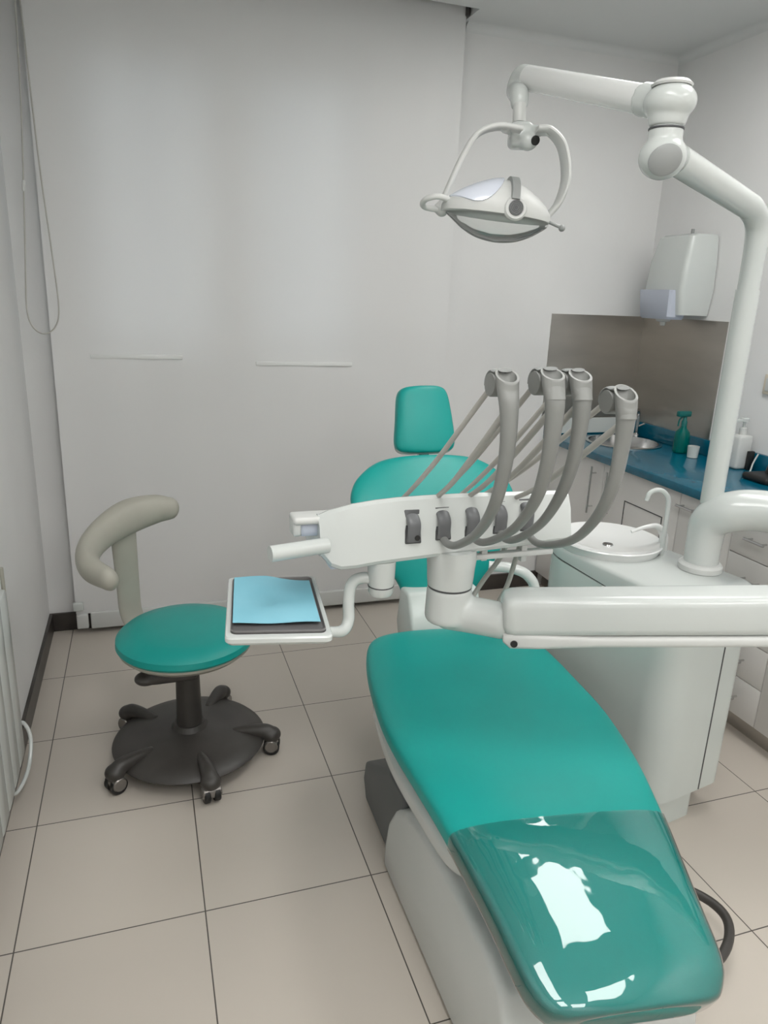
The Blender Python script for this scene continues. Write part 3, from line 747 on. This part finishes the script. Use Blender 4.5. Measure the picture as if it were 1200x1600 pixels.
# underside rail + hose couplings
bm = bmesh.new(); add_box(bm, .66, .88, 1.37, 1.39, .990, 1.003, .003, 2); add_box(bm, .70, .715, 1.375, 1.39, .985, 1.02, .003, 2); add_box(bm, .80, .815, 1.375, 1.39, .975, 1.02, .003, 2); obj('under_rail', bm, m_satin, cn)
for pts in ([(.80, 1.44, 1.02), (.795, 1.46, .96), (.76, 1.47, .90), (.735, 1.47, .86)], [(.845, 1.45, 1.02), (.835, 1.46, .95), (.825, 1.47, .88), (.81, 1.48, .83)]):
    bm = bmesh.new(); add_tube(bm, pts, .006, seg=10); obj('coupling_hose', bm, m_hose, cn)

# whip arms
WH = [
 [(1.364, 1.056), (1.335, 1.049), (1.282, 1.064), (1.198, 1.117), (1.141, 1.183), (1.115, 1.25), (1.107, 1.314), (1.113, 1.369), (1.124, 1.405), (1.130, 1.425)],
 [(1.364, 1.060), (1.325, 1.052), (1.262, 1.076), (1.175, 1.131), (1.114, 1.199), (1.088, 1.259), (1.078, 1.318), (1.078, 1.374), (1.088, 1.412), (1.096, 1.432)],
 [(1.364, 1.060), (1.325, 1.052), (1.269, 1.075), (1.188, 1.135), (1.133, 1.209), (1.107, 1.276), (1.099, 1.335), (1.100, 1.381), (1.108, 1.410), (1.115, 1.428)],
 [(1.364, 1.056), (1.310, 1.045), (1.236, 1.067), (1.160, 1.109), (1.099, 1.178), (1.070, 1.246), (1.062, 1.307), (1.061, 1.352), (1.065, 1.382), (1.070, 1.402)]]
ENDS = [[(.539, 1.082), (.588, 1.079)], [(.623, 1.081), (.666, 1.083)], [(.686, 1.086), (.711, 1.087)], [(.737, 1.088), (.763, 1.082)]]
for k in range(4):
    X = SL[k + 1][0]; w = WH[k]
    bm = bmesh.new()
    rr = [.0085, .0088, .0092, .010, .0115, .0130, .0145, .0170, .0200, .0218]
    add_tube(bm, [(X, y, z) for y, z in w], rr, seg=24, n=8, flat=(.90, 1.0), up=(0, 1, 0), hole=(.045, .80))
    # slant the open rim: lift its back side
    tz = w[-1][1]; ty = w[-1][0]
    for v in bm.verts:
        v.co.z += (v.co.y - ty) * .95 * min(1, max(0, (v.co.z - tz + .05) / .045)) ** 1.8
    wa = obj('whip_arm', bm, m_grey, cn, ang=50)
    # pulley housing behind the rim with a strap over it
    py, pz = ty + .036, tz - .020
    bm = bmesh.new(); add_lathe(bm, [(.004, -.0145), (.020, -.0145), (.0215, -.012), (.0215, .012), (.020, .0145), (.004, .0145)], (X, py, pz), (1, 0, 0), seg=32)
    pu = obj('pulley', bm, m_grey, wa)
    bm = bmesh.new()
    arc = [(X, ty + .008, tz + .008)] + [(X, py + .0245 * cos(rad(a)), pz + .0245 * sin(rad(a))) for a in (110, 80, 50, 20, -10)]
    add_tube(bm, arc, .0135, seg=16, n=5, flat=(.25, 1.0), up=(0, .3, 1)); obj('pulley_strap', bm, m_ovalgrey, pu)
    for j, (ex, ez) in enumerate(ENDS[k]):
        bm = bmesh.new()
        sy, sz = (py + .018, pz - .004) if j == 0 else (w[-3][0] + .006, w[-3][1])
        S0 = V(X, sy, sz); E0 = V(ex, 1.555, ez - .02)
        mid = S0.lerp(E0, .5) + V(0, 0, -.018 - .022 * j); q1 = S0.lerp(E0, .25) + V(0, 0, -.010 - .014 * j); q3 = S0.lerp(E0, .78) + V(0, 0, -.014 - .014 * j)
        add_tube(bm, [S0, q1, mid, q3, E0], [.0052 + .001 * j, .0054 + .001 * j, .0056, .005, .0045], seg=12, n=8)
        obj('supply_hose', bm, m_hose, cn)
# rear hose outlet block so the hoses end in something
bm = bmesh.new(); add_box(bm, .50, .80, 1.525, 1.575, 1.02, 1.085, .01, 3); obj('hose_manifold', bm, m_satin, cn)

# ---------------------------------------------------------------- tray with holder
ty_ = thing('instrument_tray', 'small white-rimmed instrument tray on a bent pipe left of the console', 'tray', (.24, 1.38, .905))
TZ = .915
def tq(u, v, z, g=0):   # u 0..1 across, v 0..1 near to far
    nl, nr, fl, fr_ = V(.120, 1.262, 0), V(.322, 1.222, 0), V(.163, 1.580, 0), V(.358, 1.548, 0)
    a = nl.lerp(nr, u); b_ = fl.lerp(fr_, u); p = a.lerp(b_, v); return V(p.x, p.y, z)
def tray_ring(z, m_):
    pts = []; r = .06
    for (u, v, t0) in ((1 - m_ - r, m_ + r, -90), (1 - m_ - r, 1 - m_ - r, 0), (m_ + r, 1 - m_ - r, 90), (m_ + r, m_ + r, 180)):
        for i in range(5):
            t = rad(t0 + 22.5 * i); pts.append(tq(u + r * cos(t), v + r * .7 * sin(t), z))
    return pts
bm = bmesh.new(); add_rings(bm, [tray_ring(TZ - .017, .02), tray_ring(TZ - .010, .0), tray_ring(TZ - .002, .0), tray_ring(TZ + .001, .008), tray_ring(TZ + .001, .05), tray_ring(TZ - .006, .055), tray_ring(TZ - .006, .3)]); obj('tray_frame', bm, m_white, ty_)
bm = bmesh.new(); add_rings(bm, [tray_ring(TZ - .0058, .060), tray_ring(TZ + .006, .052), tray_ring(TZ + .007, .058), tray_ring(TZ + .002, .075), tray_ring(TZ + .001, .10), tray_ring(TZ + .001, .4)]); obj('steel_dish', bm, m_trayrim, ty_)
bm = bmesh.new(); add_tube(bm, [(.468, 1.385, .955), (.43, 1.395, .962), (.405, 1.395, .950), (.396, 1.385, .915), (.394, 1.375, .875), (.375, 1.36, .858), (.33, 1.345, .872), (.28, 1.34, .890)], [.0125] * 6 + [.010, .008], seg=16); obj('holder_pipe', bm, m_white, ty_)
lathe_part('holder_socket', [(.024, .925), (.0275, .932), (.0275, .945), (.029, .955), (.031, 1.005), (.028, 1.006)], (.468, 1.385, 0), m_white, ty_)
lathe_part('socket_ring', [(.028, .9445), (.0287, .945), (.0287, .947), (.028, .9475)], (.468, 1.385, 0), m_slot, ty_)
bm = bmesh.new()
top = []
N = 16; g0 = []
for j in range(N + 1):
    row = []
    for i in range(N + 1):
        u = .07 + .84 * i / N; vmax = .93 - .09 * max(0, sin((u - .45) * 3.0)) if u > .45 else .93
        v = .175 + (vmax - .175) * j / N
        row.append((tq(u, v, TZ + .0085 + .0015 * sin(u * 9 + v * 5))))
    g0.append(row)
for off in (0, -.0008):
    G = [[bm.verts.new(p + V(0, 0, off)) for p in r_] for r_ in g0]
    for j in range(N):
        for i in range(N): bm.faces.new((G[j][i], G[j][i+1], G[j+1][i+1], G[j+1][i]))
    top.append(G)
for i in range(N):
    for (a, b_, c, e_) in ((0, i, 0, i+1), (N, i, N, i+1), (i, 0, i+1, 0), (i, N, i+1, N)):
        bm.faces.new((top[0][a][b_], top[0][c][e_], top[1][c][e_], top[1][a][b_]))
tag(obj('paper_liner', bm, m_liner, loc=(.24, 1.38, TZ)), 'light blue paper sheet lying in the instrument tray', 'paper')

# ---------------------------------------------------------------- operating lamp
lp = thing('operating_lamp', 'white jointed operating lamp on a tall pole above the chair', 'lamp', (PX, PY, 1.0))
bm = bmesh.new(); add_tube(bm, [(PX, PY, .99), (PX, PY, 1.60)], .0312, seg=32, n=2); obj('pole', bm, m_white, lp)
bm = bmesh.new(); add_tube(bm, [(PX, PY, 1.598), (PX, PY, 1.61), (PX, PY, 1.70), (PX - .008, PY - .002, 1.765), (PX - .05, PY - .017, 1.80), (PX - .12, PY - .045, 1.815), (PX - .42, PY - .160, 1.868)], [.0285, .0285, .029, .031, .032, .032, .033], seg=28, n=8); obj('lower_arm', bm, m_white, lp)
J = V(1.128, 1.497, 0)
bm = bmesh.new()
add_ellipsoid(bm, (J.x, J.y, 1.866), (.052, .052, .047)); add_lathe(bm, [(.036, 1.87), (.037, 1.925), (.03, 1.93)], (J.x, J.y, 0), seg=32)
obj('lower_joint', bm, m_white, lp, remesh=.004, smooth_it=8)
lathe_part('joint_ring', [(.0375, 1.920), (.0382, 1.921), (.0382, 1.9235), (.0375, 1.9245)], (J.x, J.y, 0), m_slot, lp)
d_ = (V(0, 0, 1.62) - V(J.x, J.y, 1.866)).normalized()
dirc = V(-.45, -.80, -.22).normalized()
bm = bmesh.new(); add_lathe(bm, [(.034, -.004), (.034, .0015), (.028, .006), (.002, .008)], V(J.x, J.y, 1.864) + dirc * .047, dirc, seg=36, sx=1.05, sy=.92); obj('joint_cap', bm, m_ovalgrey, lp)
bm = bmesh.new()
e1 = V(1.033, 2.007, 2.13)
ad = (e1 - V(J.x, J.y, 1.975)).normalized()
add_ellipsoid(bm, (J.x, J.y, 1.975), (.055, .058, .040)); add_lathe(bm, [(.037, 1.926), (.041, 1.94), (.045, 1.965)], (J.x, J.y, 0), seg=32)
add_tube(bm, [V(J.x, J.y, 1.972), V(J.x, J.y, 1.972) + ad * .085], [.036, .036], seg=24, n=2)
obj('upper_joint', bm, m_white, lp, remesh=.004, smooth_it=8)
lathe_part('joint_lid', [(.042, 2.005), (.044, 2.009), (.036, 2.016), (.002, 2.019)], (J.x, J.y, 0), m_satin, lp)
bm = bmesh.new(); s0 = V(J.x, J.y, 1.972) + ad * .075; add_tube(bm, [s0, e1 - ad * .02], .0315, seg=28, n=3); obj('upper_arm', bm, m_ceramic, lp)
bm = bmesh.new()
add_tube(bm, [e1 - ad * .025, e1 + ad * .012, e1 + V(-.012, .02, -.028), V(1.000, 1.965, 2.075), V(.998, 1.955, 2.045)], [.031, .029, .027, .026, .022], seg=24, n=6, dome=.3)
obj('arm_end_elbow', bm, m_white, lp, remesh=.004)
HB = V(.996, 1.945, 1.985)
bm = bmesh.new(); add_tube(bm, [HB + V(0, .004, .065), HB + V(0, 0, .02)], .0175, seg=20, n=2); obj('hanger_stub', bm, m_satin, lp)
# yoke frame: local axes
ya = rad(-17)
lx = V(cos(ya), sin(ya), 0); ly = V(-sin(ya), cos(ya), 0)    # lx points to the right end, ly away
LC = V(.925, 1.885, 1.86)       # ring centre
def Lp(a, b_, c): return LC + lx * a + ly * b_ + V(0, 0, c)
yk = bmesh.new()
def yoke_side(sgn, pts, wid):
    rings = []
    C = crom([Lp(a, 0, c) for a, c in pts], 10)
    for i, p in enumerate(C):
        t = (C[min(i+1, len(C)-1)] - C[max(i-1, 0)]).normalized()
        n_ = t.cross(ly).normalized(); s = i / (len(C) - 1); w = sinterp([0, .3, .7, 1], wid, s); th = .0065
        rings.append([p + ly * (w * a) + n_ * (th * b_) for a, b_ in ((-1, -.3), (-.8, -1), (0, -1.25), (.8, -1), (1, -.3), (1, .3), (.8, 1), (0, .7), (-.8, 1), (-1, .3))])
    add_rings(yk, rings)
yoke_side(-1, [(.045, .112), (-.02, .116), (-.07, .095), (-.105, .04), (-.135, -.03), (-.158, -.088)], [.024, .024, .021, .016])
yoke_side(1, [(.085, .116), (.118, .112), (.155, .075), (.172, .005), (.160, -.055), (.130, -.098)], [.022, .034, .036, .018])
obj('yoke', yk, m_satin, lp, ang=50)
bm = bmesh.new(); add_box(bm, -.030, .030, -.030, .030, -.035, .030, .014, 4, Matrix.Translation(HB + V(.0, -.012, -.012)) @ Matrix.Rotation(ya, 4, 'Z'))
add_ellipsoid(bm, HB + V(.012, -.035, -.030), (.028, .028, .024))
add_tube(bm, [Lp(.0, 0, .115), HB, Lp(.118, 0, .113)], .014, seg=16, n=6)
hub = obj('yoke_hub', bm, m_white, lp, remesh=.004)
bm = bmesh.new(); add_lathe(bm, [(.012, -.002), (.012, .003), (.002, .003)], HB + V(.020, -.062, -.032), V(.1, -.95, -.25), seg=20); obj('hub_sensor', bm, m_black, hub)
# lamp head: fish-like shell, tilted slightly
tilt = Matrix.Rotation(rad(5), 4, 'Y')
HC = V(.915, 1.868, 1.768)
HM = Matrix.Translation(HC) @ Matrix.Rotation(ya, 4, 'Z') @ tilt
a_s = [-.150, -.146, -.13, -.10, -.06, -.02, .02, .06, .095, .12, .135, .138]
ht = [.004, .010, .024, .044, .064, .078, .081, .070, .050, .030, .014, .004]
dp_ = [.012, .028, .052, .075, .088, .094, .094, .086, .070, .050, .028, .008]
bm = bmesh.new(); rings = []
def head_ring(a, h, w, lo=-.012, scale=1.0, c0=0, c1=180, k=20):
    pts = []
    for i in range(k + 1):
        t = rad(c0 + (c1 - c0) * i / k)
        pts.append(HM @ V(a, cos(t) * w * scale * -1, sin(t) ** .85 * h * scale if sin(t) > 0 else 0))
    return pts
for a, h, w in zip(a_s, ht, dp_):
    r_ = head_ring(a, h, w)
    r_ += [HM @ V(a, w * .98, -.010), HM @ V(a, w * .8, -.013), HM @ V(a, -w * .8, -.013), HM @ V(a, -w * .98, -.010)]
    rings.append(r_)
add_rings(bm, rings); head = obj('lamp_head', bm, m_satin, lp, ang=50)
# polished cover on the left half
bm = bmesh.new(); rings = []
for a in [-.132 + .0065 * i for i in range(21)]:
    h = sinterp(a_s, ht, a) + .0035; w = sinterp(a_s, dp_, a) + .0035
    u = (a + .067) / .066; half = 70 * max(.05, 1 - u * u) ** .5
    rings.append([HM @ V(a, -cos(rad(78 - half + 2 * half * i / 14)) * w, sin(rad(78 - half + 2 * half * i / 14)) ** .85 * h) for i in range(15)])
    rings[-1] += [HM @ V(a, -cos(rad(78 + half - 2 * half * i / 14)) * (w - .006), sin(rad(78 + half - 2 * half * i / 14)) ** .85 * (h - .006)) for i in range(15)]
add_rings(bm, rings); obj('polished_cover', bm, m_reflector, head, ang=50)
# ridge strap over the head
bm = bmesh.new(); rings = []
for i in range(25):
    t = rad(14 + 150 * i / 24)
    for_a = .026
    h = sinterp(a_s, ht, for_a); w = sinterp(a_s, dp_, for_a)
    c_o = HM @ V(for_a, -cos(t) * (w + .010), sin(t) ** .85 * (h + .010)); c_i = HM @ V(for_a, -cos(t) * (w - .004), sin(t) ** .85 * (h - .004))
    ex = (HM.to_3x3() @ V(1, 0, 0)) * .0125
    rings.append([c_o - ex * .8, c_o + ex * .8, c_i + ex, c_i - ex])
add_rings(bm, rings); obj('ridge_strap', bm, m_ovalgrey, head, ang=40)
# vent disc
vc = HM @ V(.030, -.0965, .006); vd = (HM.to_3x3() @ V(.05, -1, .10)).normalized()
bm = bmesh.new(); add_lathe(bm, [(.029, -.020), (.030, -.006), (.026, .0), (.002, .001)], vc, vd, seg=36); vh = obj('vent_housing', bm, m_satin, head)
bm = bmesh.new(); add_lathe(bm, [(.0185, -.002), (.0185, .0035), (.002, .0035)], vc, vd, seg=36); obj('vent_grille', bm, m_slot, vh)
bm = bmesh.new()
for r_ in (.005, .009, .013, .0165):
    add_lathe(bm, [(r_, .0035), (r_ + .0006, .0044), (r_ + .0012, .0035)], vc, vd, seg=32, capped=False)
obj('grille_rings', bm, m_ovalgrey, vh)
# shield beneath
bm = bmesh.new(); rings = []
for a, w in zip([-.140, -.125, -.09, -.05, 0, .05, .09, .12, .132], [.02, .045, .068, .08, .086, .082, .068, .044, .02]):
    u = a / .14; dz = .060 * (1 - abs(u + .0) ** 2.2)
    dz = max(dz, .004)
    rings.append([HM @ V(a + .004, -cos(rad(180 * i / 20)) * w, -.012 - dz * sin(rad(180 * i / 20)) ** .6) for i in range(21)])
n0 = len(rings[0]); VV = [[bm.verts.new(p) for p in r_] for r_ in rings]
for a, b_ in zip(VV, VV[1:]):
    for i in range(n0 - 1): bm.faces.new((a[i], a[i+1], b_[i+1], b_[i]))
obj('clear_shield', bm, m_shield, head, ang=70)
bm = bmesh.new(); add_tube(bm, [r_[10] for r_ in rings], .0016, seg=8, n=4); obj('shield_rim', bm, m_ovalgrey, head)
# handles
bm = bmesh.new(); q = lambda a, b_, c: HM @ V(a, b_, c)
add_tube(bm, [q(-.135, -.03, .012), q(-.165, -.045, .014), q(-.192, -.035, .006), q(-.200, -.01, -.004), q(-.188, .010, -.010), q(-.150, .012, -.010), q(-.125, .005, -.006)], .0075, seg=14); obj('loop_handle', bm, m_satin, head)
bm = bmesh.new(); add_tube(bm, [q(.128, -.01, -.004), q(.168, -.02, -.016)], .0045, seg=12, n=2); add_ellipsoid(bm, q(.172, -.021, -.018), (.009, .009, .009), seg=16); obj('stick_handle', bm, m_ovalgrey, head)
bm = bmesh.new(); add_ellipsoid(bm, Lp(-.150, 0, -.085), (.018, .020, .022)); add_tube(bm, [Lp(-.158, 0, -.075), Lp(-.158, 0, -.098)], .012, seg=14, n=2); obj('left_pivot', bm, m_satin, lp, remesh=.004)
bm = bmesh.new(); add_ellipsoid(bm, Lp(.125, 0, -.092), (.016, .018, .015)); obj('right_pivot', bm, m_satin, lp)
